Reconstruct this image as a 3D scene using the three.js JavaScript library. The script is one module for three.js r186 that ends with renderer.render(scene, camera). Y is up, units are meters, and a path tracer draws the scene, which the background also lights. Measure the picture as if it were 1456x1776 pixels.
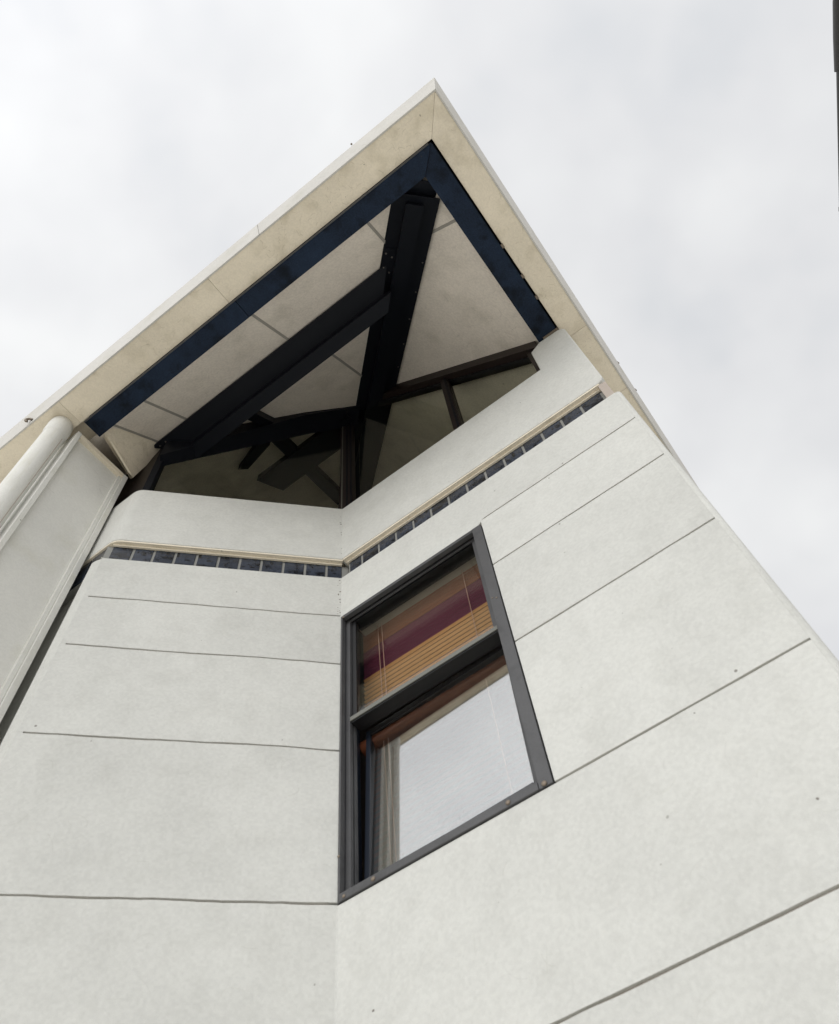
import * as THREE from 'three';
import { mergeGeometries, mergeVertices, toCreasedNormals } from 'three/addons/utils/BufferGeometryUtils.js';
import { RoundedBoxGeometry } from 'three/addons/geometries/RoundedBoxGeometry.js';

// ------------------------------------------------------------------ camera, sky, sun, exposure
const scene = new THREE.Scene();
const camera = new THREE.PerspectiveCamera(63.109, 839 / 1024, 0.05, 2000);
const EYE = new THREE.Vector3(-0.2375, 1.6, 2.4887);
const FWD = new THREE.Vector3(0.13711, 0.87459, -0.46507);
camera.position.copy(EYE);
camera.up.set(-0.09597, 0.47903, 0.87254);
camera.lookAt(EYE.clone().add(FWD));
camera.focus = 5.2; camera.userData.fStop = 4;
scene.add(camera);

const renderer = new THREE.WebGLRenderer({ antialias: true });
renderer.setSize(839, 1024);
renderer.toneMapping = THREE.LinearToneMapping;
renderer.toneMappingExposure = 1.06;
renderer.shadowMap.enabled = true;
renderer.shadowMap.type = THREE.PCFSoftShadowMap;

// seeded random numbers and value noise
function rng(seed) { let s = seed >>> 0; return () => { s = (s + 0x6D2B79F5) | 0; let t = Math.imul(s ^ (s >>> 15), 1 | s); t = (t + Math.imul(t ^ (t >>> 7), 61 | t)) ^ t; return ((t ^ (t >>> 14)) >>> 0) / 4294967296; }; }
const hash2 = (x, y, k) => { let h = Math.imul(x | 0, 374761393) + Math.imul(y | 0, 668265263) + Math.imul(k | 0, 2147483647 ^ 0x5bd1e995); h = Math.imul(h ^ (h >>> 13), 1274126177); return ((h ^ (h >>> 16)) >>> 0) / 4294967296; };
const sm = (t) => t * t * (3 - 2 * t);
function vnoise(x, y, per, k) {            // tiles with period per
  const xi = Math.floor(x), yi = Math.floor(y), fx = sm(x - xi), fy = sm(y - yi), w = (a) => ((a % per) + per) % per;
  const a = hash2(w(xi), w(yi), k), b = hash2(w(xi + 1), w(yi), k), c = hash2(w(xi), w(yi + 1), k), d = hash2(w(xi + 1), w(yi + 1), k);
  return a + (b - a) * fx + (c - a) * fy + (a - b - c + d) * fx * fy;
}
function fbm(u, v, base, oct, k) { let s = 0, a = 0.5, t = 0; for (let o = 0; o < oct; o++) { const p = base << o; s += a * vnoise(u * p, v * p, p, k + o * 17); t += a; a *= 0.5; } return s / t; }
function noise3(x, y, z, k) { const zi = Math.floor(z), f = sm(z - zi); return vnoise(x, y, 1 << 20, k + zi * 131) * (1 - f) + vnoise(x, y, 1 << 20, k + (zi + 1) * 131) * f; }
function fbm3(x, y, z, oct, k) { let s = 0, a = 0.5, t = 0; for (let o = 0; o < oct; o++) { s += a * noise3(x + 300, y + 300, z + 300, k + o * 29); t += a; a *= 0.52; x *= 2.03; y *= 2.03; z *= 2.03; } return s / t; }

const SUN = new THREE.Vector3(Math.sin(-0.78) * Math.cos(0.38), Math.sin(0.38), Math.cos(-0.78) * Math.cos(0.38)).normalize();
{
  const W = 1024, H = 512, data = new Float32Array(W * H * 4), d = new THREE.Vector3();
  for (let j = 0; j < H; j++) for (let i = 0; i < W; i++) {
    const th = ((j + 0.5) / H - 0.5) * Math.PI, ph = ((i + 0.5) / W - 0.5) * 2 * Math.PI;
    d.set(Math.cos(ph) * Math.cos(th), Math.sin(th), Math.sin(ph) * Math.cos(th));
    const k = 1 / (Math.max(d.y, 0.02) + 0.25), px = d.x * k, pz = d.z * k;      // a cloud layer seen from below
    const c1 = fbm3(px * 4.2 + 3.1, pz * 4.2 + 1.7, d.y * 1.3, 5, 11), c2 = fbm3(px * 11 + 9, pz * 11 + 4, 2, 4, 57);
    const cloud = (c1 - 0.5) * 0.36 + (c2 - 0.5) * 0.17;
    const ang = Math.acos(Math.min(1, d.dot(SUN))), glow = 1.1 * Math.exp(-Math.pow(ang / 0.76, 2));
    const L = (0.715 + 0.10 * Math.pow(1 - Math.max(d.y, 0), 2) + glow) * (1 + cloud), blue = Math.max(0, -cloud) * 0.42;
    const o = (j * W + i) * 4;
    data[o] = L * (0.99 - blue); data[o + 1] = L * (1.0 - blue * 0.45); data[o + 2] = L * (1.022 + blue * 0.1 - Math.max(0, cloud) * 0.12); data[o + 3] = 1;
  }
  const sky = new THREE.DataTexture(data, W, H, THREE.RGBAFormat, THREE.FloatType);
  sky.mapping = THREE.EquirectangularReflectionMapping; sky.magFilter = THREE.LinearFilter; sky.minFilter = THREE.LinearFilter; sky.wrapS = THREE.RepeatWrapping; sky.needsUpdate = true;
  scene.background = sky; scene.environment = sky;
}
const sun = new THREE.DirectionalLight(new THREE.Color(1.0, 0.965, 0.91), 0.5);
sun.position.copy(SUN).multiplyScalar(30).add(new THREE.Vector3(0, 4, 0));
sun.target.position.set(0, 4, 0); sun.castShadow = true; sun.shadow.radius = 40;
sun.shadow.mapSize.set(2048, 2048);
Object.assign(sun.shadow.camera, { left: -10, right: 10, top: 10, bottom: -10, near: 1, far: 80 });
scene.add(sun, sun.target);

// ------------------------------------------------------------------ textures and materials
// paint: (u, v) in 0..1 -> [r, g, b] linear multiplier around 1; marks: drawn curls and specks
function surfaceTexture({ size = 1024, metres = 2, seed = 1, base, amp = 0.05, patch = 0.06, patchTint = [1, 1, 1], specks = 0, curls = 0, curlAlpha = 0.2, curlColor = '60,58,48', streak = 0, bumpAmp = 1, patchScale = 14, fineAmp = 0.8, mark = [0.025, 0.06, 0.0035] }) {
  const px = new Uint8ClampedArray(size * size * 4), hp = new Uint8Array(size * size * 4), r = rng(seed * 977 + 5);
  const toS = (l) => 255 * (l <= 0.0031308 ? 12.92 * l : 1.055 * Math.pow(Math.max(l, 0), 1 / 2.4) - 0.055);
  for (let j = 0; j < size; j++) for (let i = 0; i < size; i++) {
    const u = i / size, v = j / size;
    const big = fbm(u, v, 3, 4, seed) - 0.5, mid = fbm(u + 0.13, v + 0.37, 14, 3, seed + 40) - 0.5, fine = vnoise(u * 256, v * 256, 256, seed + 90) - 0.5, grain = hash2(i, j, seed + 7) - 0.5;
    const st = streak ? (vnoise(u * 90, v * 3, 90, seed + 66) - 0.5) * streak : 0;
    const p = Math.max(0, fbm(u + 0.5, v + 0.2, patchScale, 5, seed + 200) - 0.52) * 6 * patch;     // darker blotches with an outline of their own
    const m = 1 + amp * (big * 1.5 + mid * 0.9) + fine * amp * fineAmp + grain * amp * fineAmp + st;
    const o = (j * size + i) * 4;
    for (let c = 0; c < 3; c++) px[o + c] = toS(base[c] * m * (1 - p * patchTint[c]));
    px[o + 3] = 255;
    const h = 128 + bumpAmp * (mid * 70 + fine * 60 + grain * 50); hp[o] = hp[o + 1] = hp[o + 2] = Math.max(0, Math.min(255, h)); hp[o + 3] = 255;
  }
  const cv = document.createElement('canvas'); cv.width = cv.height = size;
  const g = cv.getContext('2d'), im = g.createImageData(size, size); im.data.set(px); g.putImageData(im, 0, 0);
  const at = (fn, x, y, m) => { for (const dx of [-size, 0, size]) for (const dy of [-size, 0, size]) if (x + dx > -m && x + dx < size + m && y + dy > -m && y + dy < size + m) fn(x + dx, y + dy); };
  for (let n = 0; n < curls; n++) {
    const x = r() * size, y = r() * size; if (fbm(x / size, y / size, 4, 3, seed + 300) < 0.5 && r() < 0.8) { continue; }
    const a0 = r() * 6.3, len = (mark[0] + r() * mark[1]) * size / metres, bend = (r() - 0.5) * 2.6, al = curlAlpha * (0.4 + 0.6 * r()), lw = (0.6 + r() * 0.8) * mark[2] * size / metres;
    at((X, Y) => { g.strokeStyle = `rgba(${curlColor},${al})`; g.lineWidth = lw; g.beginPath(); g.moveTo(X, Y); g.quadraticCurveTo(X + Math.cos(a0) * len * 0.5, Y + Math.sin(a0) * len * 0.5, X + Math.cos(a0 + bend) * len, Y + Math.sin(a0 + bend) * len); g.stroke(); }, x, y, 120);
  }
  for (let n = 0; n < specks; n++) {
    const x = r() * size, y = r() * size, rad = (0.0012 + Math.pow(r(), 4) * 0.005) * size / metres, al = 0.15 + r() * 0.5;
    at((X, Y) => { g.fillStyle = `rgba(62,55,48,${al})`; g.beginPath(); g.ellipse(X, Y, rad, rad * (0.5 + r() * 0.5), r() * 3, 0, 6.3); g.fill(); }, x, y, 20);
  }
  const map = new THREE.CanvasTexture(cv); map.colorSpace = THREE.SRGBColorSpace; map.wrapS = map.wrapT = THREE.RepeatWrapping; map.repeat.set(1 / metres, 1 / metres);
  const bump = new THREE.DataTexture(hp, size, size); bump.magFilter = THREE.LinearFilter; bump.minFilter = THREE.LinearMipmapLinearFilter; bump.generateMipmaps = true; bump.wrapS = bump.wrapT = THREE.RepeatWrapping; bump.repeat.set(1 / metres, 1 / metres); bump.needsUpdate = true;
  return { map, bumpMap: bump };
}
function mat(opts, tex) { const m = new THREE.MeshPhysicalMaterial(opts); if (tex) { m.map = tex.map; m.bumpMap = tex.bumpMap; m.color.setRGB(1, 1, 1); } return m; }
const lin = (r, g, b) => new THREE.Color().setRGB(r, g, b);

const texRender = surfaceTexture({ size: 2048, metres: 2.6, seed: 3, base: [0.622, 0.624, 0.592], amp: 0.12, patch: 0.028, patchScale: 26, fineAmp: 0.75, patchTint: [1.0, 1.02, 1.1], specks: 46, curls: 420, curlAlpha: 0.055, curlColor: '96,96,84' });
const texPier = surfaceTexture({ size: 1024, metres: 2.2, seed: 8, base: [0.74, 0.735, 0.695], amp: 0.08, patch: 0.05, patchTint: [0.85, 0.9, 1.3], specks: 12, curls: 130, curlAlpha: 0.12, curlColor: '96,92,76' });
const texCream = surfaceTexture({ size: 2048, metres: 1.8, seed: 14, base: [0.86, 0.785, 0.645], amp: 0.11, patch: 0.075, patchScale: 24, patchTint: [0.95, 1.0, 1.2], specks: 40, mark: [0.012, 0.03, 0.003], curls: 1300, curlAlpha: 0.13, curlColor: '104,92,62' });
const texCeil = surfaceTexture({ size: 2048, metres: 2.0, seed: 21, base: [0.82, 0.755, 0.675], amp: 0.14, patch: 0.07, fineAmp: 1.0, patchTint: [1, 1, 1.1], specks: 20, curls: 500, curlAlpha: 0.1, curlColor: '70,64,52' });
const texNavy = surfaceTexture({ size: 512, metres: 1, seed: 31, base: [0.011, 0.021, 0.042], amp: 0.5, patch: 0.4, specks: 20, bumpAmp: 0.6 });
const texTile = surfaceTexture({ size: 512, metres: 0.35, seed: 37, base: [0.040, 0.049, 0.070], amp: 0.6, patch: 0.5, bumpAmp: 0.8 });
const texGrey = surfaceTexture({ size: 512, metres: 1, seed: 41, base: [0.085, 0.085, 0.088], amp: 0.16, patch: 0.16, specks: 30, bumpAmp: 0.5 });
const texGround = surfaceTexture({ size: 1024, metres: 6, seed: 47, base: [0.63, 0.60, 0.54], amp: 0.14, patch: 0.2, specks: 200 });

const M = {
  render: mat({ roughness: 0.9, bumpScale: 0.0022, specularIntensity: 0.35 }, texRender),
  pier: mat({ roughness: 0.85, bumpScale: 0.0012, specularIntensity: 0.35 }, texPier),
  cream: mat({ roughness: 0.85, bumpScale: 0.0012, specularIntensity: 0.3 }, texCream),
  fascia: mat({ roughness: 0.7, bumpScale: 0.001, specularIntensity: 0.4 }, texPier),
  ceiling: mat({ roughness: 0.9, bumpScale: 0.0015, specularIntensity: 0.3 }, texCeil),
  navy: mat({ roughness: 0.5, bumpScale: 0.0006, specularIntensity: 0.3 }, texNavy),
  black: mat({ color: lin(0.007, 0.0085, 0.0125), roughness: 0.5, specularIntensity: 0.3 }),  // near-black steel; the inner beams' shade is partly put into this colour
  brown: mat({ color: lin(0.022, 0.015, 0.013), roughness: 0.5, specularIntensity: 0.5 }),
  tile: mat({ roughness: 0.24, bumpScale: 0.0008 }, texTile),
  grout: mat({ color: lin(0.27, 0.27, 0.255), roughness: 0.95 }),
  joint: mat({ color: lin(0.47, 0.41, 0.36), roughness: 0.95 }),
  batten: mat({ color: lin(0.36, 0.34, 0.305), roughness: 0.9 }),
  frame: mat({ roughness: 0.45, bumpScale: 0.0005, specularIntensity: 0.7 }, texGrey),
  frameDark: mat({ color: lin(0.007, 0.007, 0.008), roughness: 0.5 }),
  blueReflection: mat({ color: lin(0.012, 0.017, 0.028), roughness: 0.35 }),  // blue reflection in the window tracks, painted as a base colour
  seal: mat({ color: lin(0.17, 0.17, 0.15), roughness: 0.6 }),
  glass: mat({ color: lin(0.975, 0.98, 0.965), transmission: 1, thickness: 0, roughness: 0.0, ior: 1.46, specularIntensity: 0.4 }),
  glassLow: mat({ color: lin(0.97, 0.98, 0.97), transmission: 1, thickness: 0, roughness: 0.0, ior: 3.0 }),
  glassDark: mat({ color: lin(0.975, 0.985, 0.94), transmission: 1, thickness: 0, roughness: 0.0, ior: 1.4, specularIntensity: 0.45 }),
  pipe: mat({ roughness: 0.62, bumpScale: 0.0006, specularIntensity: 0.4 }, texPier),
  screw: mat({ color: lin(0.22, 0.18, 0.14), roughness: 0.5, metalness: 0.4 }),
  bolt: mat({ color: lin(0.14, 0.13, 0.12), roughness: 0.5, metalness: 0.5 }),
  interiorDark: mat({ color: lin(0.10, 0.09, 0.08), roughness: 0.95 }),
  interior: mat({ color: lin(0.72, 0.70, 0.65), roughness: 0.95 }),
  pole: mat({ color: lin(0.035, 0.033, 0.03), roughness: 0.45, metalness: 0.3 }),
  slatBrown: mat({ color: lin(0.15, 0.046, 0.026), roughness: 0.45 }),
  slatWood: mat({ color: lin(0.25, 0.082, 0.038), roughness: 0.4 }),
  slatPurple: mat({ color: lin(0.15, 0.024, 0.06), roughness: 0.45 }),
  slatOrange: mat({ color: lin(0.62, 0.31, 0.125), roughness: 0.5 }),
  cord: mat({ color: lin(0.42, 0.24, 0.19), roughness: 0.8 }),
  chip: mat({ color: lin(0.12, 0.095, 0.075), roughness: 0.95 }),
  ground: mat({ roughness: 0.95, bumpScale: 0.004 }, texGround),
  bark: mat({ color: lin(0.09, 0.075, 0.06), roughness: 0.95 }),
  lampGlass: mat({ color: lin(0.5, 0.5, 0.48), roughness: 0.4 }),
};

M.fascia.color.setRGB(0.88, 0.865, 0.865);
// ------------------------------------------------------------------ helpers
const used = new Map();
function numbered(n) { const k = used.get(n) || 0; used.set(n, k + 1); return k ? `${n}_${String(k).padStart(3, '0')}` : n; }
let offs = rng(99);
// box-mapped uv in metres, each piece with its own offset so that neighbours do not repeat
function boxUV(g0, along = null) {
  const g = g0.index ? g0.toNonIndexed() : g0, p = g.attributes.position, uv = new Float32Array(p.count * 2), ox = offs() * 7, oy = offs() * 7;
  const a = new THREE.Vector3(), b = new THREE.Vector3(), c = new THREE.Vector3(), n = new THREE.Vector3();
  for (let i = 0; i < p.count; i += 3) {
    a.fromBufferAttribute(p, i); b.fromBufferAttribute(p, i + 1); c.fromBufferAttribute(p, i + 2);
    n.subVectors(b, a).cross(c.clone().sub(a)).normalize();
    const t = Math.abs(n.y) > 0.6 ? new THREE.Vector3(1, 0, 0) : new THREE.Vector3(n.z, 0, -n.x).normalize(), s = new THREE.Vector3().crossVectors(n, t).normalize();
    [a, b, c].forEach((q, k) => { uv[(i + k) * 2] = q.dot(t) + ox; uv[(i + k) * 2 + 1] = q.dot(s) + oy; });
  }
  g.setAttribute('uv', new THREE.BufferAttribute(uv, 2)); return g;
}
function mesh(name, g, m, parent, label) {
  const list = (Array.isArray(g) ? g : [g]).map((q) => { q = q.index ? q.toNonIndexed() : q; for (const k of Object.keys(q.attributes)) if (!['position', 'normal', 'uv'].includes(k)) q.deleteAttribute(k); return q; });
  const geo = boxUV(list.length > 1 ? mergeGeometries(list) : list[0]);
  const o = new THREE.Mesh(geo, m); o.name = parent === scene ? numbered(name) : numbered(name); o.castShadow = o.receiveShadow = true; if (label) o.userData.label = label;
  parent.add(o); return o;
}
function group(name, parent, label) { const o = new THREE.Group(); o.name = numbered(name); if (label) o.userData.label = label; parent.add(o); return o; }
// U frame: x = along the right wall, y up, z = out of the right wall; turned into the world
const U = (g) => g.rotateY(-Math.PI / 4);
const S = Math.SQRT1_2;
const UP = (u, v, y) => new THREE.Vector3((u + v) * S, y, (u - v) * S);     // v = into the building
const box = (x0, x1, y0, y1, z0, z1, r = 0) => { const w = x1 - x0, h = y1 - y0, d = z1 - z0; const g = r ? new RoundedBoxGeometry(w, h, d, 2, Math.min(r, w / 2.2, h / 2.2, d / 2.2)) : new THREE.BoxGeometry(w, h, d); return g.translate((x0 + x1) / 2, (y0 + y1) / 2, (z0 + z1) / 2); };
// box in U frame given u, y, v ranges
const ubox = (u0, u1, y0, y1, v0, v1, r = 0) => U(box(u0, u1, y0, y1, -v1, -v0, r));
// solid between two matching polygons (arrays of Vector3)
function loft(A, B) {
  const pos = [], n = A.length, cA = new THREE.Vector3(), cB = new THREE.Vector3(); A.forEach((p) => cA.add(p)); cA.divideScalar(n); B.forEach((p) => cB.add(p)); cB.divideScalar(n);
  const tri = (a, b, c) => pos.push(a.x, a.y, a.z, b.x, b.y, b.z, c.x, c.y, c.z);
  for (let i = 0; i < n; i++) { const j = (i + 1) % n; tri(A[i], A[j], B[j]); tri(A[i], B[j], B[i]); tri(A[j], A[i], cA); tri(B[i], B[j], cB); }
  const g = new THREE.BufferGeometry(); g.setAttribute('position', new THREE.Float32BufferAttribute(pos, 3));
  // make it face outward
  let vol = 0; const a = new THREE.Vector3(), b = new THREE.Vector3(), c = new THREE.Vector3();
  for (let i = 0; i < pos.length; i += 9) { a.set(pos[i], pos[i + 1], pos[i + 2]); b.set(pos[i + 3], pos[i + 4], pos[i + 5]); c.set(pos[i + 6], pos[i + 7], pos[i + 8]); vol += a.dot(b.cross(c)); }
  if (vol < 0) for (let i = 0; i < pos.length; i += 9) for (let k = 0; k < 3; k++) { const t = pos[i + 3 + k]; pos[i + 3 + k] = pos[i + 6 + k]; pos[i + 6 + k] = t; }
  if (vol < 0) g.setAttribute('position', new THREE.Float32BufferAttribute(pos, 3));
  g.computeVertexNormals(); g.setAttribute('uv', new THREE.Float32BufferAttribute(new Float32Array(pos.length / 3 * 2), 2)); return g;
}
// panel whose front is z = 0: outline [x, y][], thickness t, small bevel
function plate(pts, t, bev = 0.004) {
  const s = new THREE.Shape(pts.map(([x, y]) => new THREE.Vector2(x, y)));
  const g = new THREE.ExtrudeGeometry(s, { depth: t - 2 * bev, bevelEnabled: bev > 0, bevelThickness: bev, bevelSize: bev, bevelOffset: -bev, bevelSegments: 2, steps: 1, curveSegments: 8 });
  return g.translate(0, 0, -t + bev);
}
// upright prism from a plan outline [x, z][]
function upright(pts, y0, y1, bev = 0.006) {
  const s = new THREE.Shape(pts.map(([x, z]) => new THREE.Vector2(x, -z)));
  return new THREE.ExtrudeGeometry(s, { depth: y1 - y0 - 2 * bev, bevelEnabled: bev > 0, bevelThickness: bev, bevelSize: bev, bevelOffset: -bev, bevelSegments: 3 }).rotateX(-Math.PI / 2).translate(0, y0 + bev, 0);
}
const cyl = (a, b, r0, r1 = r0, seg = 20) => { const d = b.clone().sub(a), g = new THREE.CylinderGeometry(r1, r0, d.length(), seg); g.translate(0, d.length() / 2, 0); g.applyQuaternion(new THREE.Quaternion().setFromUnitVectors(new THREE.Vector3(0, 1, 0), d.normalize())); return g.translate(a.x, a.y, a.z); };
function thing(name, label, category, groupName) { const o = new THREE.Group(); o.name = numbered(name); o.userData = { label, category }; if (groupName) o.userData.group = groupName; scene.add(o); return o; }

// ------------------------------------------------------------------ the ground
{
  const g = new THREE.PlaneGeometry(600, 600).rotateX(-Math.PI / 2);
  const o = mesh('ground', g, M.ground, scene); o.userData = { kind: 'structure', label: 'pale concrete paving around the building', category: 'ground' };
}

// ------------------------------------------------------------------ the building
const B = thing('building', 'pale rendered building with tall window and pointed overhanging roof', 'building');
const GROOVE = [2.763, 3.432, 4.144, 4.70, 5.078], WALLTOP = 5.428, GAP = 0.0095;
const wob = (x, k) => (vnoise(x * 5 + 40, k * 7.3, 1 << 20, 5) - 0.5) * 0.009 + (vnoise(x * 22 + 40, k * 3.1, 1 << 20, 6) - 0.5) * 0.0035;
function panel(x0, x1, y0, y1, kb, kt, amt) {        // edges of the joints run a little unevenly, as cut by hand
  const pts = [], n = Math.max(4, Math.round((x1 - x0) * 26));
  for (let i = 0; i <= n; i++) { const x = x0 + (x1 - x0) * i / n; pts.push([x, y0 + (kb == null ? 0 : GAP / 2 + wob(x, kb) * amt)]); }
  for (let i = n; i >= 0; i--) { const x = x0 + (x1 - x0) * i / n; pts.push([x, y1 - (kt == null ? 0 : GAP / 2 * (0.7 + 0.6 * vnoise(x * 9 + 20, kt, 1 << 20, 9)) - wob(x, kt) * amt)]); }
  return pts;
}
// left wall: plane z = 0, x from -1.265 to the inner corner
{
  const w = group('wall', B, 'narrow rendered wall with wavy horizontal joints left of the inner corner');
  const rows = [0, ...GROOVE, WALLTOP];
  for (let i = 0; i < rows.length - 1; i++) {
    mesh('panel', plate(panel(-1.2535, 0.005, rows[i], rows[i + 1], i ? i : null, i < rows.length - 2 ? i + 1 : null, 1), 0.03, 0), M.render, w);
  }
  mesh('backing', box(-1.25, -0.03, 0, 5.40, -0.2, -0.013), M.joint, w, 'brown mortar in the joints');
  // rounded outer corner; the return behind is shaped as a recess to deepen shade
  const A = [-1.27, 0], pts = [[-1.2545, 0]], R = 0.05;
  for (let i = 0; i <= 8; i++) { const t = i / 8, a = [A[0] + R, 0], c = A, e = [A[0] - S * R, -S * R]; pts.push([(1 - t) ** 2 * a[0] + 2 * t * (1 - t) * c[0] + t * t * e[0], (1 - t) ** 2 * a[1] + 2 * t * (1 - t) * c[1] + t * t * e[1]]); }
  pts[0] = [-1.2535, 0]; pts.splice(1, 1); pts[0] = [-1.2537, -0.0002];
  pts.push([A[0] - 0.036, -0.16], [A[0] - 0.036 - S * 2.4, -0.16 - S * 2.4], [A[0] - S * 2.4 + 0.1, -S * 2.4 - 0.3], [A[0] + 0.03, -0.25], [-1.2535, -0.25]);
  mesh('corner_return', upright(pts, 0, WALLTOP - 0.001, 0.005), M.render, w, 'rounded outer corner with return set back to darken the slot');
}
// right wall: plane v = 0
{
  const w = group('wall', B, 'wide rendered wall with straight joints right of the inner corner');
  const E = 1.738, J = 0.868, put = (pts) => mesh('panel', U(plate(pts, 0.03, 0)), M.render, w);
  put(panel(-0.005, E, 0, GROOVE[0], null, 11, 0.3));
  { const p = panel(-0.005, E, GROOVE[0], GROOVE[1], 11, 12, 0.3); put(p.map(([x, y]) => (y > 3.3 && x < J ? [x, 3.428] : [x, y]))); }
  put(panel(J, E, GROOVE[1], GROOVE[2], 12, 13, 0.3));
  put(panel(J, E, GROOVE[2], GROOVE[3], 13, 14, 0.3));
  put(panel(J, E, GROOVE[3], 5.1, 14, 15, 0.3));
  { const p = panel(-0.005, E, 5.1, WALLTOP, 15, null, 0.3); put(p.map(([x, y]) => (y < 5.2 && x < J ? [x, 5.068] : [x, y]))); }
  mesh('backing', [ubox(0.0, 1.735, 0, 3.424, 0.013, 0.2), ubox(0.87, 1.735, 3.424, 5.07, 0.013, 0.2), ubox(0.02, 1.735, 5.07, 5.40, 0.013, 0.2)], M.joint, w, 'brown mortar in the joints');
  // rounded outer edge and side wall
  const C = 1.762, R = 0.022, pts = [[E + 0.0002, -0.0002]];
  for (let i = 0; i <= 6; i++) { const a = i / 6 * Math.PI / 2; pts.push([C - R + R * Math.sin(a), -R + R * Math.cos(a)]); }
  pts.push([C, -3.2], [C - 0.16, -3.2], [C - 0.16, -0.17], [E + 0.0002, -0.17]);
  mesh('corner_return', U(upright(pts, 0, WALLTOP - 0.001, 0.005)), M.render, w, 'rounded outer edge turning into the side wall');
}
// small chips along the inner corner
{
  const r = rng(77), g = group('corner_joint', B, 'chipped plaster line of the inner corner');
  mesh('filler_line', box(-0.004, 0.004, 0, 3.42, -0.003, 0.0015).rotateY(-0.39), M.render, g);
  for (let i = 0; i < 22; i++) { const y = [5.12, 5.25, 5.38, 5.4, 5.1, 5.14, 5.2, 5.31, 5.36, 5.66, 5.75, 5.9, 5.93, 6.02, 6.05, 6.12][i % 16] + (r() - 0.5) * 0.06, k = 0.0016 + r() * 0.0026; mesh('chip', new THREE.IcosahedronGeometry(k, 0).scale(0.8, 1.3 + r(), 0.6).rotateZ(r() * 3).translate((r() - 0.65) * 0.022 - 0.004, y, 0.0005), M.chip, g); }
}
// tile bands and the mouldings above them
{
  const TB = 0.038, y0 = 5.40, y1 = 5.612, r = rng(5);
  const bl = group('tile_band', B, 'row of dark blue tiles over the narrow wall');
  mesh('grout', box(-1.27, 0.045, y0, y1, -0.09, -TB - 0.005), M.grout, bl);
  const xs = [-1.245, -1.128, -1.018, -0.905, -0.790, -0.673, -0.557, -0.440, -0.319, -0.199, -0.080, 0.012];
  for (let i = 0; i < xs.length - 1; i++) { const t = box(xs[i] + 0.0065, xs[i + 1] - 0.0065, y0 + 0.004, y1 - 0.003, -0.008, 0, 0.003).translate(0, 0, -TB - r() * 0.002); mesh('tile', t, M.tile, bl); }
  const ret = (q0, q1, d0, d1, ya, yb) => { const P = (q, d, y) => new THREE.Vector3(-1.27 - S * q + S * d, y, -S * q - S * d); return loft([P(q0, d0, ya), P(q0, d1, ya), P(q0, d1, yb), P(q0, d0, yb)], [P(q1, d0, ya), P(q1, d1, ya), P(q1, d1, yb), P(q1, d0, yb)]); };
  mesh('grout', ret(0.02, 2.4, TB + 0.005, 0.09, y0, y1), M.grout, bl);
  for (let k = 0; k < 4; k++) mesh('tile', ret(0.036 + k * 0.125, 0.036 + k * 0.125 + 0.112, TB - 0.002, TB + 0.008, y0 + 0.004, y1 - 0.003), M.tile, bl);
  const br = group('tile_band', B, 'row of dark blue tiles over the tall window');
  mesh('grout', ubox(0.02, 1.70, y0, y1, TB + 0.005, 0.09), M.grout, br);
  const us = [0.022, 0.113, 0.231, 0.350, 0.470, 0.589, 0.708, 0.829, 0.951, 1.073, 1.194, 1.314, 1.436, 1.557, 1.682];
  for (let i = 0; i < us.length - 1; i++) mesh('tile', U(box(us[i] + 0.0065, us[i + 1] - 0.0065, y0 + 0.004, y1 - 0.003, -0.008, 0, 0.003).translate(0, 0, -TB - r() * 0.002)), M.tile, br);
  mesh('end_block', ubox(1.69, 1.733, y0, y1, 0.006, 0.09), M.joint, br, 'stained plaster end of the tile row');
}
const PAR0 = 5.618, PAR1 = 6.224;
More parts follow.
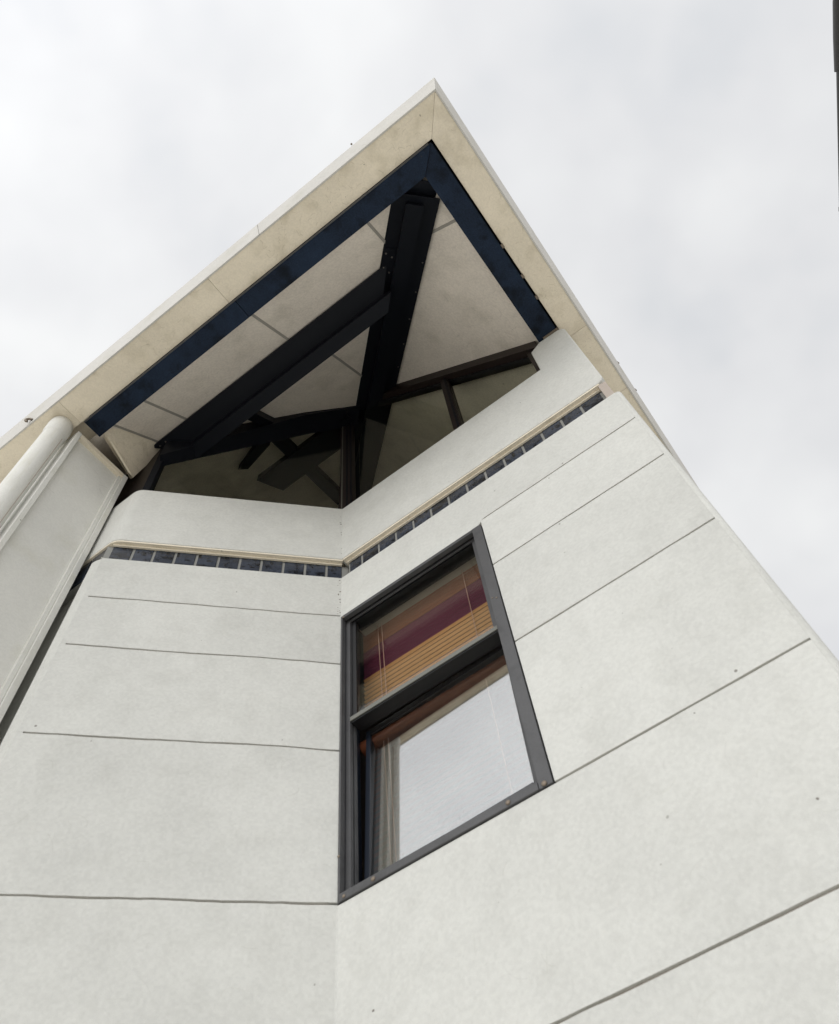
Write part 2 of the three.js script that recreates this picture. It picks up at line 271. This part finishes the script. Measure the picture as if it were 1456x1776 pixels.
{
  const p1 = group('parapet', B, 'low rendered parapet over the narrow wall');
  const A = [-1.24, 0], R = 0.045, pts = [[0.008, 0]];
  for (let i = 0; i <= 12; i++) { const t = i / 12, a = [A[0] + R, 0], e = [A[0] - S * R, -S * R]; pts.push([(1 - t) ** 2 * a[0] + 2 * t * (1 - t) * A[0] + t * t * e[0], (1 - t) ** 2 * a[1] + 2 * t * (1 - t) * A[1] + t * t * e[1]]); }
  pts.push([A[0] - S * 2.6, -S * 2.6], [A[0] - S * 2.6 + 0.12, -S * 2.6 - 0.12], [A[0] + 0.05, -0.14], [0.008, -0.14]);
  mesh('parapet_wall', upright(pts, PAR0 + 0.008, PAR1, 0.007), M.render, p1);
  const c0 = pts.map(([x, z]) => [x, z]).slice(0, -4), trim = [...c0.map(([x, z]) => [x, z - 0.004])];
  trim.push([A[0] - S * 2.6, -S * 2.6 - 0.004], [A[0] - S * 2.6 + 0.08, -S * 2.6 - 0.08], [A[0] + 0.02, -0.09], [0, -0.09]);
  mesh('moulding', upright(trim, PAR0 - 0.004, PAR0 + 0.0075, 0.002), M.cream, p1, 'beige underside of the parapet');
  mesh('bead', box(-1.24, 0.005, PAR0 - 0.014, PAR0 - 0.0045, -0.037, -0.026), M.cream, p1, 'thin cream bead above the tiles');
  const p2 = group('parapet', B, 'rendered parapet over the tall window rising to a block at its end');
  mesh('parapet_wall', U(plate([[-0.008, PAR0 + 0.008], [1.70, PAR0 + 0.008], [1.722, PAR0 + 0.02], [1.736, PAR0 + 0.05], [1.737, 6.53], [1.726, 6.566], [1.70, 6.582], [1.566, 6.592], [1.490, 6.530], [1.484, PAR1], [-0.008, PAR1]], 0.14, 0.007)), M.render, p2);
  mesh('moulding', ubox(0.006, 1.70, PAR0 - 0.004, PAR0 + 0.0075, 0.004, 0.09), M.cream, p2, 'beige underside of the parapet');
  mesh('bead', ubox(0.016, 1.69, PAR0 - 0.014, PAR0 - 0.0045, 0.026, 0.037), M.cream, p2, 'thin cream bead above the tiles');
}

// ------------------------------------------------------------------ tall window in the right wall
{
  const w = group('window', B, 'tall dark grey sliding window at the inner corner');
  const add = (n, m, ...b) => mesh(n, b.map((q) => ubox(...q)), m, w);
  const u0 = 0.003, u1 = 0.863, y0 = 3.432, y1 = 5.063;
  add('jamb', M.frame, [u1 - 0.050, u1, y0, y1, -0.006, 0.012, 0.002], [u1 - 0.045, u1 - 0.004, y0, y1, 0.012, 0.125]);           // right jamb
  add('jamb', M.frame, [u0, u0 + 0.010, y0, y1, -0.004, 0.024, 0.002]);                                                          // left jamb, ridges and tracks
  for (const v of [0.030, 0.058]) add('track', M.frame, [u0 + 0.002, u0 + 0.030, y0, y1, v, v + 0.020, 0.002]);
  add('track_lining', M.blueReflection, [u0, u0 + 0.006, y0, y1, 0.022, 0.128]);
  add('head', M.frame, [u0 + 0.011, u1 - 0.051, y1 - 0.022, y1, -0.005, 0.02, 0.002]);
  add('head_track', M.frameDark, [u0 + 0.031, u1 - 0.046, y1 - 0.012, y1 - 0.001, 0.021, 0.125]);
  add('track', M.frame, [u0 + 0.031, u1 - 0.046, y1 - 0.026, y1 - 0.0125, 0.032, 0.042, 0.002]);
  add('sill', M.frame, [u0 + 0.0105, u1 - 0.051, y0, y0 + 0.032, -0.008, 0.03, 0.003], [u0 + 0.031, u1 - 0.046, y0 + 0.002, y0 + 0.02, 0.031, 0.125]);
  // upper sash, to the front
  const us0 = 0.050, us1 = 0.806, um = 4.338;
  add('sash_stile', M.frameDark, [us0 - 0.014, us0 + 0.008, um - 0.03, 5.048, 0.046, 0.072]);
  add('sash_stile', M.frame, [us1 - 0.026, us1 + 0.004, um - 0.03, 5.048, 0.036, 0.072, 0.002]);
  add('sash_rail', M.frameDark, [us0 + 0.009, us1 - 0.027, 5.03, 5.048, 0.046, 0.072]);
  add('meeting_rail', M.seal, [0.034, us1 + 0.003, um - 0.024, um, 0.028, 0.0345, 0.0015]);
  add('meeting_rail', M.frameDark, [0.036, us1 + 0.003, um - 0.032, um - 0.001, 0.035, 0.1]);
  for (const v of [0.050, 0.064]) add('pane', M.glass, [us0 + 0.004, us1 - 0.022, um - 0.004, 5.036, v, v + 0.004]);
  // lower sash, set back; a little out of true in its tracks
  const lo = (b) => { const g = box(b[0], b[1], b[2], b[3], -b[5], -b[4], b[6] || 0); return U(g.translate(-0.42, -3.46, 0.1).rotateX(-LT).rotateY(LY).translate(0.42, 3.46, -0.1)); };
  const LT = 0.042, LY = -0.025, ls0 = 0.062, ls1 = 0.774, lm = 4.318;
  mesh('sash_stile', [lo([ls0 - 0.018, ls0 + 0.004, y0 + 0.021, lm, 0.082, 0.108])], M.blueReflection, w);
  mesh('sash_stile', [lo([ls1 - 0.006, ls1 + 0.030, y0 + 0.021, lm, 0.082, 0.108])], M.frame, w);
  mesh('sash_rail', [lo([ls0 + 0.005, ls1 - 0.007, y0 + 0.022, y0 + 0.118, 0.078, 0.11, 0.003])], M.frame, w);
  mesh('sash_rail', [lo([ls0 + 0.005, ls1 - 0.007, lm - 0.03, lm, 0.082, 0.108])], M.frameDark, w);
  for (const v of [0.086, 0.100]) mesh('pane', [lo([ls0 + 0.002, ls1 - 0.004, y0 + 0.112, lm - 0.026, v, v + 0.004])], v < 0.09 ? M.glassLow : M.glass, w);
  // screws
  const scr = (u, y, v, r = 0.007) => mesh('screw', U(new THREE.SphereGeometry(r, 10, 8).scale(1, 1, 0.5).translate(u, y, -v)), M.screw, w);
  scr(0.035, y0 + 0.012, -0.009); scr(0.835, y0 + 0.010, -0.009, 0.010); scr(0.70, y0 + 0.014, -0.0095, 0.009); scr(0.16, y0 + 0.014, -0.0095, 0.009); scr(0.827, 4.47, -0.007, 0.004); scr(0.845, 4.455, -0.007, 0.0045); scr(0.02, 5.045, -0.005, 0.006); scr(0.007, 3.62, -0.0045, 0.006);
}

// ------------------------------------------------------------------ roof
const HL = (v) => 6.65 + 0.93 * (v + 1.21), HR = (u) => 6.65 + 0.93 * (1.56 - u), HIP = 0.35;
{
  const roof = group('roof', B, 'wide roof overhang coming to a point');
  const prism = (poly, h, t0, t1) => loft(poly.map(([u, v]) => UP(u, v, h(u, v) + t0)), poly.map(([u, v]) => UP(u, v, h(u, v) + t1)));
  const hl = (u, v) => HL(v), hr = (u) => HR(u), e = 0.0015;
  const cp = (poly, h, label) => mesh('ceiling_panel', prism(poly, h, 0, 0.03), M.ceiling, roof, label);
  // left slope: outer row, inner row; right slope
  const vm = -0.76, clip = (v) => HIP - v;
  const jo = [-5, -0.635, 0.264, 1.15];
  for (let i = 0; i < 4; i++) {
    const a = jo[i] + (i ? 0.009 : 0), b = i < 3 ? jo[i + 1] - 0.009 : null;
    if (b != null && b < clip(vm)) cp([[a, -1.218], [b, -1.218], [b, vm], [a, vm]], hl);
    else if (b != null) cp([[a, -1.218], [b, -1.218], [b, HIP - b], [clip(vm), vm], [a, vm]], hl);
    else cp([[a, -1.218], [clip(-1.218), -1.218], [a, HIP - a]], hl);
  }
  cp([[-5, vm + e], [0.351, vm + e], [0.351, HIP - 0.351], [clip(1.6), 1.6], [-5, 1.6]], hl);
  cp([[0.369, vm + e], [clip(vm + e), vm + e], [0.369, HIP - 0.369]], hl);
  cp([[1.568, -0.909], [1.568, HIP - 1.568], [HIP + 0.909, -0.909]], hr);
  cp([[1.568, -0.891], [HIP + 0.891, -0.891], [-1.25, 1.6], [-1.25, 3.2], [1.568, 3.2]], hr);
  cp([[-5, 1.6], [-1.25, 1.6], [-1.25, 3.2], [-5, 3.2]], () => 9.263);
  // strips in the panel joints
  const strip = (a, b, h, w) => { const [u0, v0] = a, [u1, v1] = b, along = Math.abs(u1 - u0) > Math.abs(v1 - v0), d = along ? [0, w] : [w, 0]; mesh('joint_strip', prism([[u0 - d[0], v0 - d[1]], [u0 + d[0], v0 + d[1]], [u1 + d[0], v1 + d[1]], [u1 - d[0], v1 - d[1]]], h, -0.004, 0.012), M.batten, roof); };
  for (const j of jo.slice(1)) strip([j, -1.24], [j, Math.min(vm, HIP - j)], hl, 0.0085);
  strip([0.36, vm], [0.36, HIP - 0.36], hl, 0.0085);
  strip([1.6, -0.9], [HIP + 0.9, -0.9], hr, 0.0085);
  // cream soffit boards along both eaves, mitred at the point
  const uo = 1.862, vo = -1.517, ui = 1.711, vi = -1.338, y0 = 6.62, y1 = 6.80;
  const sec = (f) => [f(0, y0), f(1, y0), f(1, y1), f(0, y1)];
  const LB = (u) => sec((k, y) => UP(u, k ? vo : vi, y)), RB = (v) => sec((k, y) => UP(k ? uo : ui, v, y)), MI = sec((k, y) => UP(k ? uo : ui, k ? vo : vi, y));
  const MIl = MI.map((p) => p.clone().add(UP(-0.001, -0.0, 0))), MIr = MI.map((p) => p.clone().add(UP(0, 0.001, 0)));
  const lj = [0.215, -1.03, -2.3]; let prev = MIl;
  for (const j of [...lj, -5]) { mesh('soffit_board', loft(prev, LB(j + 0.001)), M.cream, roof); prev = LB(j - 0.001); }
  prev = MIr; for (const j of [0.10, 0.62, 1.5, 3.3]) { mesh('soffit_board', loft(prev, RB(j - 0.001)), M.cream, roof); prev = RB(j + 0.001); }
  // leaning fascia
  const fp = [[0.0005, y0 - 0.004], [0.010, y0 - 0.006], [0.046, 6.765], [0.040, 6.80], [-0.02, 6.805], [0.0005, 6.79]];
  const FL = (u) => fp.map(([d, y]) => UP(u, vo - d, y)), FR = (v) => fp.map(([d, y]) => UP(uo + d, v, y)), FM = fp.map(([d, y]) => UP(uo + d, vo - d, y));
  mesh('fascia', loft(FL(0.62), FM), M.fascia, roof); mesh('fascia', loft(FL(-5), FL(0.617)), M.fascia, roof); mesh('fascia', loft(FM.map((p) => p.clone().add(UP(0.0, 0.0012, 0))), FR(3.3)), M.fascia, roof);
  // roof covering above everything
  const cov = (poly, h) => prism(poly, h, 0.20, 0.24);
  mesh('roof_covering', [cov([[-5, -1.25], [HIP + 1.25, -1.25], [clip(1.62), 1.62], [-5, 1.62]], hl), cov([[1.6, -1.25], [HIP - 1.62, 1.62], [HIP - 1.62, 3.3], [1.6, 3.3]], hr), prism([[-5, 1.6], [-1.25, 1.6], [-1.25, 3.3], [-5, 3.3]], () => 9.263, 0.2, 0.26)], M.interior, roof, 'roof covering over the ceiling panels');
  mesh('gap_shade_strip', [ubox(1.66, 1.72, 6.72, 6.79, -1.345, 3.2), ubox(-5, 1.72, 6.72, 6.79, -1.345, -1.30)], M.black, roof, 'added black strip standing for shade in the gap beside the beams');  // black strip added over the gap, shutting out sky and standing for its shadow
  mesh('soffit_board', ubox(-5, -1.002, 6.705, 6.715, -1.3365, -1.15), M.cream, roof);
  // small pins on the fascia edge
  for (const [u, v] of [[1.33, -1.57], [-0.96, -1.55], [1.91, 0.52], [1.91, 0.76]]) mesh('pin', U(new THREE.CylinderGeometry(0.004, 0.006, 0.03, 8).translate(u, 6.80, -v)), M.screw, roof);
  { const hk = new THREE.TorusGeometry(0.020, 0.008, 8, 14, 4.6).rotateY(0.7).translate(-1.27, 6.63, 1.545); mesh('hook', U(hk), M.screw, roof, 'small rusty hook on the eave'); }
}
// navy beams under the eaves
{
  const y0 = 6.6, y1 = 6.80, b = (f) => [f(0, y0), f(1, y0), f(1, y1), f(0, y1)], vi = -1.203, vo = -1.326, ui = 1.566, uo = 1.697;
  const L = (u) => b((k, y) => UP(u, k ? vo : vi, y)), R = (v) => b((k, y) => UP(k ? uo : ui, v, y)), MI = b((k, y) => UP(k ? uo : ui, k ? vo : vi, y));
  const e = group('edge_beam', B, 'navy beam running along the long left eave');
  mesh('beam_length', loft(L(0.258), MI.map((p) => p.clone().add(UP(-0.0018, 0, 0)))), M.navy, e); mesh('beam_length', loft(L(-1.0), L(0.2545)), M.navy, e);
  const lip = (u0, u1) => ubox(u0, u1, 6.597, 6.612, -1.3345, -1.3275); mesh('lip', lip(-1.0, 1.68), M.frame, e, 'pale metal lip along the outer edge of the beam');
  const e2 = group('edge_beam', B, 'navy beam running down the short right eave to the parapet block');
  mesh('beam_length', loft(MI.map((p) => p.clone().add(UP(0, 0.0018, 0))), R(0.035)), M.navy, e2);
  for (const v of [-0.62, -0.40, -0.24]) mesh('clip', ubox(1.699, 1.714, 6.604, 6.625, v - 0.012, v + 0.012), M.screw, e2);
  mesh('foot_bracket', ubox(1.60, 1.706, 6.588, 6.5985, -0.01, 0.03), M.screw, e2);
}
// hip beam and tie beam
const HIPX = 0.2475, hHip = (z) => 6.65 + 0.93 * ((HIPX - z) * S + 1.21);
{
  const h = group('hip_beam', B, 'dark beam rising inward from the point of the roof');
  const sl = (x0, x1, a, b, z0, z1) => { const q = (z) => [[x0, a], [x1, a], [x1, b], [x0, b]].map(([x, d]) => new THREE.Vector3(x, hHip(z) + d, z)); return loft(q(z0), q(z1)); };
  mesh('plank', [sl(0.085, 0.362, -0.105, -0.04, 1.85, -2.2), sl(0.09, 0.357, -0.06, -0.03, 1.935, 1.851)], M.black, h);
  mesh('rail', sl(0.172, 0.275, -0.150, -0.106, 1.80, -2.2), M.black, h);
  const t = group('tie_beam', B, 'dark beam parallel to the long eave from hip beam to wall end');
  const tb = (v0, v1, y0, y1, e) => loft([[v0, y0], [v1, y0], [v1, y1], [v0, y1]].map(([v, y]) => UP(v - 0.07, v, y)), [[v0, y0], [v1, y0], [v1, y1], [v0, y1]].map(([v, y]) => UP(e / S - v, v, y)));
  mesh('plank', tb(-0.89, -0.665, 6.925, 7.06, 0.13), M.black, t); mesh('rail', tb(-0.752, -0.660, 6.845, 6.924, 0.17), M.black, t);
  for (const [u, v] of [[-0.90, -0.86], [-0.87, -0.83], [-0.90, -0.80], [-0.85, -0.86]]) mesh('bolt', U(new THREE.SphereGeometry(0.007, 8, 6).translate(u, 6.922, -v)), M.bolt, t);
  { const gp = group('gusset', B, 'black steel plate joining hip beam and tie beam'); const q = (z, d) => [[0.09, d], [0.172, d], [0.172, d - 0.006], [0.09, d - 0.006]].map(([x, e]) => new THREE.Vector3(x, hHip(z) + e, z)); mesh('plate', loft(q(1.50, -0.106), q(1.22, -0.106)), M.black, gp);
    for (const [x, z] of [[0.11, 1.46], [0.15, 1.44], [0.11, 1.36], [0.15, 1.33]]) mesh('bolt', new THREE.SphereGeometry(0.007, 8, 6).translate(x, hHip(z) - 0.114, z), M.bolt, gp); }
  for (let i = 0; i < 5; i++) { const z = 0.55 + i * 0.22; mesh('bolt', new THREE.SphereGeometry(0.0055, 8, 6).translate(0.345, hHip(z) - 0.106, z), M.bolt, h); }
  const under = (poly, a, b) => loft(poly.map(([u, v]) => UP(u, v, HL(v) + a)), poly.map(([u, v]) => UP(u, v, HL(v) + b)));
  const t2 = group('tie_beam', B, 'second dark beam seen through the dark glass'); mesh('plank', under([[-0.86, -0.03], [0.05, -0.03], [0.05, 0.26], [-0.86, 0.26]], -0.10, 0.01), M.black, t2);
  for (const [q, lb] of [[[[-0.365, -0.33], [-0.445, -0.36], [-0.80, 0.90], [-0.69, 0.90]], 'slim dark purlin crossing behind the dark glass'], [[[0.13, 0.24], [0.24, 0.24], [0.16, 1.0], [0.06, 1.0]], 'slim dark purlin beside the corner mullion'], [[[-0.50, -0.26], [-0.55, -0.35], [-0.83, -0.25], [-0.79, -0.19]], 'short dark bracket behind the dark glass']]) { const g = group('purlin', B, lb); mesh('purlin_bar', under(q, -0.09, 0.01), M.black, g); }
  const st = group('strut', B, 'short black strut between tie beam and window head');
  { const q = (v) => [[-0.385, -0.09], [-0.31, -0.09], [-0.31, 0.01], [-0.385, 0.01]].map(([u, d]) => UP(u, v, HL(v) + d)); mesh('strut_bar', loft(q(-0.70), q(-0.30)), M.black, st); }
}
// clerestory glazing above the parapets
{
  const c = group('clerestory_window', B, 'raking strip of dark glass between parapets and roof');
  // left head beam, along x in the plane of the narrow wall
  { const q = (x) => { const zf = 0.02 + 0.075 * Math.min(1, (x + 1.2) / 0.9), zb = -0.062, top = (z) => HL((x - z) * S) + 0.01, bot = Math.min(7.70 + 0.855 * x, top(zf) - 0.04); return [new THREE.Vector3(x, bot, zb), new THREE.Vector3(x, bot + 0.01, zf), new THREE.Vector3(x, top(zf), zf), new THREE.Vector3(x, top(zb), zb)]; };
    mesh('head', [loft(q(-1.2), q(-0.3)), loft(q(-0.3), q(0.12))], M.black, c); }
  { const q = (u) => { const t = HR(u); return [UP(u, 0.002, t - 0.115), UP(u, 0.10, t - 0.125), UP(u, 0.10, t + 0.01), UP(u, 0.002, t + 0.01)]; }; mesh('head', loft(q(1.55), q(0.0)), M.brown, c); }
  { const q = (u) => { const t = HR(u) - 0.126; return [UP(u, 0.045, t - 0.02), UP(u, 0.085, t - 0.02), UP(u, 0.085, t), UP(u, 0.045, t)]; }; mesh('head_bead', loft(q(1.47), q(0.06)), M.frameDark, c); }
  // corner mullion, with ribs
  const rot = (g, ang, x, z) => g.rotateY(ang).translate(x, 0, z), MA = -Math.PI / 8;
  mesh('mullion', rot(box(-0.045, 0.045, 6.0, 8.1, -0.05, 0.03), MA, 0.040, -0.075), M.brown, c);
  mesh('mullion_rib', rot(box(0.000, 0.012, 6.0, 8.1, 0.03, 0.036), MA, 0.040, -0.075), M.black, c); mesh('mullion_rib', rot(box(0.028, 0.04, 6.0, 8.1, 0.03, 0.036), MA, 0.040, -0.075), M.black, c);
  mesh('mullion', ubox(0.85, 0.905, 6.1, HR(0.88) - 0.1, 0.03, 0.10), M.brown, c); mesh('mullion_rib', ubox(0.882, 0.895, 6.1, HR(0.88) - 0.12, 0.022, 0.031), M.black, c);
  mesh('post', ubox(1.462, 1.50, 6.1, HR(1.48), 0.02, 0.10), M.brown, c);
  { const q = (y) => [[-1.225, -0.02], [-1.185, -0.02], [-1.185, -0.1], [-1.225, -0.1]].map(([x, z]) => new THREE.Vector3(x, y, z)); mesh('post', loft(q(6.1), q(7.0)), M.black, c); }
  // panes
  { const q = (z) => [[-1.186, 6.05], [-0.002, 6.05], [-0.002, 7.80], [-1.186, 6.98]].map(([x, y]) => new THREE.Vector3(x, y, z)); mesh('pane', loft(q(-0.075), q(-0.081)), M.glassDark, c); }
  mesh('pane_edge', box(-0.0015, 0.004, 6.1, 7.72, -0.075, -0.05), M.seal, c, 'pale green edge of the glass beside the corner mullion');
  for (const [a, b] of [[0.10, 0.85], [0.905, 1.462]]) for (const v of [0.058]) { const q = (vv) => [UP(a, vv, 6.05), UP(b, vv, 6.05), UP(b, vv, HR(b) - 0.1), UP(a, vv, HR(a) - 0.1)]; mesh('pane', loft(q(v), q(v + 0.006)), M.glassDark, c); }
  // dark sheet added for the shade of the void beside the pier
  mesh('void_shade_panel', ubox(-3.0, -0.905, 6.1, 6.98, -0.835, -0.80), M.brown, c, 'added dark panel standing for the shaded void between post and pier');
}
// pier, cove above it and downpipe
{
  const p = group('pier', B, 'white rendered pier with raised borders carrying the long eave');
  const v0 = -1.312, v1 = -0.893, u = -1.06, T = 6.585;
  mesh('pier_panel', ubox(-1.75, u - 0.028, 0, T - 0.03, v0 + 0.03, v1 - 0.004), M.pier, p);
  mesh('border', ubox(-1.76, u, 0, T, v0, v0 + 0.030, 0.004), M.pier, p); mesh('border', ubox(-1.76, u, 0, T, v1 - 0.034, v1, 0.004), M.pier, p);
  mesh('border', ubox(-1.76, u - 0.001, T - 0.045, T - 0.001, v0 + 0.0305, v1 - 0.0345, 0.003), M.cream, p);
  mesh('border', ubox(-1.10, u - 0.010, 0, T - 0.046, v1 - 0.058, v1 - 0.0345, 0.003), M.pier, p);
  // cove rising from the pier to the ceiling
  const n = 9, A = [], Bt = [];
  const low0 = UP(-1.05, -0.87, 6.60), low1 = UP(-1.0, -1.19, 6.668), top0 = UP(-0.905, -0.80, HL(-0.80) + 0.004), top1 = UP(-0.905, -1.205, HL(-1.205) + 0.004);
  const rows = [];
  for (let i = 0; i <= n; i++) { const t = i / n, row = []; for (let k = 0; k <= n; k++) { const s2 = k / n, a = low0.clone().lerp(low1, t), b = top0.clone().lerp(top1, t), q = a.lerp(b, s2); q.add(UP(-0.05 * Math.sin(Math.PI * s2) * (1 - 0.6 * t), 0, 0)); row.push(q); } rows.push(row); }
  const pos = []; for (let i = 0; i < n; i++) for (let k = 0; k < n; k++) for (const q of [rows[i][k], rows[i + 1][k], rows[i + 1][k + 1], rows[i][k], rows[i + 1][k + 1], rows[i][k + 1]]) pos.push(q.x, q.y, q.z);
  const back = []; for (let i = 0; i < pos.length; i += 9) for (const o of [0, 6, 3]) { const q = UP(-0.02, 0, 0.012); back.push(pos[i + o] + q.x, pos[i + o + 1] + q.y, pos[i + o + 2] + q.z); }
  let g = new THREE.BufferGeometry(); g.setAttribute('position', new THREE.Float32BufferAttribute([...pos, ...back], 3)); g.setAttribute('uv', new THREE.Float32BufferAttribute(new Float32Array((pos.length + back.length) / 3 * 2), 2)); g = mergeVertices(g, 1e-5); g.computeVertexNormals();
  const cove = group('cove', B, 'cream curved cove between the pier and the ceiling');
  mesh('cove_skin', g, M.cream, cove);
  const bar = (a, b, r) => { const d = UP(0.012, 0.0, 0), e = new THREE.Vector3(0, r, 0), f = UP(0, r, 0); const q = (c) => [c.clone().sub(f).add(d), c.clone().add(f).add(d), c.clone().add(f).add(e), c.clone().sub(f).add(e)]; return loft(q(a), q(b)); };
  mesh('rib', bar(UP(-1.055, -0.895, 6.605), UP(-1.0, -1.18, 6.672), 0.022), M.cream, cove, 'diagonal rib along the foot of the cove');
  mesh('back_panel', ubox(-1.32, -1.30, 6.55, 7.0, -1.33, -0.80), M.cream, cove);
  mesh('edge_strip', loft([UP(-0.908, -1.2, HL(-1.2) - 0.006), UP(-0.893, -1.2, HL(-1.2) - 0.006), UP(-0.893, -1.2, HL(-1.2) + 0.01), UP(-0.908, -1.2, HL(-1.2) + 0.01)], [UP(-0.908, -0.85, HL(-0.85) - 0.006), UP(-0.893, -0.85, HL(-0.85) - 0.006), UP(-0.893, -0.85, HL(-0.85) + 0.01), UP(-0.908, -0.85, HL(-0.85) + 0.01)]), M.batten, cove);
  const d = group('downpipe', B, 'round white downpipe rising to the eave beside the pier');
  const c0 = UP(-1.135, -1.396, 0), pr = 0.066;
  mesh('pipe', new THREE.CylinderGeometry(pr, pr, 6.56, 40, 1).translate(c0.x, 3.28, c0.z), M.pipe, d);
  mesh('collar', new THREE.LatheGeometry([[pr + 0.001, 6.44], [pr + 0.006, 6.47], [pr + 0.007, 6.56], [pr + 0.004, 6.615], [pr - 0.02, 6.619]].map(([x, y]) => new THREE.Vector2(x, y)), 40).translate(c0.x, 0, c0.z), M.pipe, d);
  mesh('seam', new THREE.BoxGeometry(0.004, 6.4, 0.004).translate(c0.x + Math.cos(0.2) * pr, 3.2, c0.z + Math.sin(0.2) * pr), M.joint, d);
  for (const y of [2.2, 4.4]) mesh('pipe_bracket', new THREE.TorusGeometry(pr + 0.004, 0.006, 8, 30).rotateX(Math.PI / 2).translate(c0.x, y, c0.z), M.pipe, d);
}
// rooms behind the glass and the unseen outer walls
{
  const r = group('interior', B, 'dim rooms behind the glass');
  mesh('floor_slab', upright([[-2.6, -1.6], [-1.2, -0.21], [-0.05, -0.21], [0.1, -0.2]].concat([[(1.59 + 0.22) * S, (1.59 - 0.22) * S], [(1.59 + 3.1) * S, (1.59 - 3.1) * S], [(-3.9 + 3.1) * S, (-3.9 - 3.1) * S]]), 5.30, 5.42, 0), M.interiorDark, r);
  mesh('bounce_layer', ubox(-3.5, 1.58, 5.425, 5.44, 0.25, 3.1), M.interior, r);  // pale layer added on the dark slab to bounce light onto the ceiling
  mesh('floor_slab', upright([[-2.6, -1.6], [-1.2, -0.21], [-0.05, -0.21], [0.1, -0.2]].concat([[(1.59 + 0.22) * S, (1.59 - 0.22) * S], [(1.59 + 3.1) * S, (1.59 - 3.1) * S], [(-3.9 + 3.1) * S, (-3.9 - 3.1) * S]]), 2.3, 2.45, 0), M.interiorDark, r);
  mesh('back_wall', ubox(-4, 1.75, 0, 9.2, 3.21, 3.35), M.interior, r); mesh('end_wall', ubox(-4.2, -4.05, 0, 9.2, -0.9, 3.3), M.render, r);
  mesh('side_wall', ubox(1.59, 1.735, 5.43, 6.62, 0.16, 3.2), M.render, r);
  mesh('upper_return', ubox(-4.0, -1.2, 6.0, 6.95, -0.79, -0.70), M.interior, r);
}

// ------------------------------------------------------------------ blinds hanging behind the panes
function blind(label, bands, top, v, u0, u1, rail, tilt) {
  const b = thing('venetian_blind', label, 'blind', 'blinds behind the tall window'), r = rng(top * 100 | 0);
  if (rail === 'valance') mesh('headrail', ubox(u0, u1, top - 0.012, top + 0.085, v - 0.03, v + 0.012, 0.006), M.slatBrown, b, 'reddish brown valance');
  else mesh('headrail', cyl(UP(u0, v - 0.005, top + 0.03), UP(u1, v - 0.005, top + 0.03), 0.036, 0.036, 24), M.slatWood, b, 'round brown headrail');
  let y = top - 0.02;
  for (const [bottom, m, pitch, wide] of bands) for (; y > bottom; y -= pitch) {
    const s = new THREE.BoxGeometry(u1 - u0 - 0.006, 0.0014, wide, 1, 1, 1).rotateX(tilt + (r() - 0.5) * 0.06).rotateZ((r() - 0.5) * 0.003).translate((u0 + u1) / 2, y, -v);
    mesh('slat', U(s), m, b);
  }
  for (const f of [0.14, 0.17, 0.80]) mesh('cord', cyl(UP(u0 + (u1 - u0) * f, v - 0.019, top), UP(u0 + (u1 - u0) * f + 0.006, v - 0.019, y), 0.0022, 0.0022, 6), M.cord, b);
  mesh('bottom_rail', ubox(u0 + 0.002, u1 - 0.002, y - 0.012, y + 0.004, v - 0.012, v + 0.012, 0.003), M.slatBrown, b);
  return b;
}
blind('striped brown, purple and orange slatted blind in the upper window pane', [[4.945, M.slatWood, 0.027, 0.0135], [4.735, M.slatPurple, 0.0225, 0.0112], [4.47, M.slatOrange, 0.030, 0.0148]], 5.115, 0.178, 0.0, 0.80, 'valance', -0.80);
blind('brown slatted blind with round headrail in the lower window pane', [[3.50, M.slatBrown, 0.030, 0.016]], 4.25, 0.178, 0.0, 0.80, 'round', 0.1);

// ------------------------------------------------------------------ lamp beyond the right edge of the picture
{
  const l = thing('street_lamp', 'dark metal lamp arm at the upper right edge of the picture', 'lamp');
  const dir = new THREE.Vector3(0.409, 0, -0.913), side = new THREE.Vector3(0.913, 0, 0.409), H = 7.5;
  const at = (t, o = 0) => new THREE.Vector3(2.895, H, 2.868).addScaledVector(dir, t).addScaledVector(side, 0.052 + o);
  mesh('arm', [cyl(at(-0.02), at(1.02), 0.044, 0.047, 28), cyl(at(1.0), at(1.6, 0.9), 0.047, 0.05, 28), new THREE.SphereGeometry(0.047, 20, 14).translate(at(1.01).x, H, at(1.01).z)], M.pole, l);
  const hd = new THREE.LatheGeometry([[0, 0.62], [0.030, 0.60], [0.044, 0.54], [0.055, 0.40], [0.058, 0.2], [0.056, 0.0], [0.0, 0.0]].map(([x, y]) => new THREE.Vector2(x, y)), 36);
  hd.applyQuaternion(new THREE.Quaternion().setFromUnitVectors(new THREE.Vector3(0, 1, 0), dir.clone().negate())); const c = at(0); mesh('lamp_head', hd.translate(c.x, c.y, c.z), M.pole, l);
  mesh('diffuser', cyl(at(-0.08).add(new THREE.Vector3(0, -0.03, 0)), at(-0.42).add(new THREE.Vector3(0, -0.03, 0)), 0.042, 0.036, 20), M.lampGlass, l);
  const foot = at(1.6, 0.9); mesh('mast', cyl(new THREE.Vector3(foot.x, 0, foot.z), new THREE.Vector3(foot.x, H + 0.1, foot.z), 0.085, 0.06, 28), M.pole, l);
  mesh('base_plate', box(-0.15, 0.15, 0, 0.03, -0.15, 0.15, 0.005).translate(foot.x, 0, foot.z), M.pole, l);
  const jp = at(0.62, -0.046); mesh('joint_collar', cyl(at(0.875), at(0.9), 0.050, 0.050, 28), M.pole, l);
}

renderer.render(scene, camera);
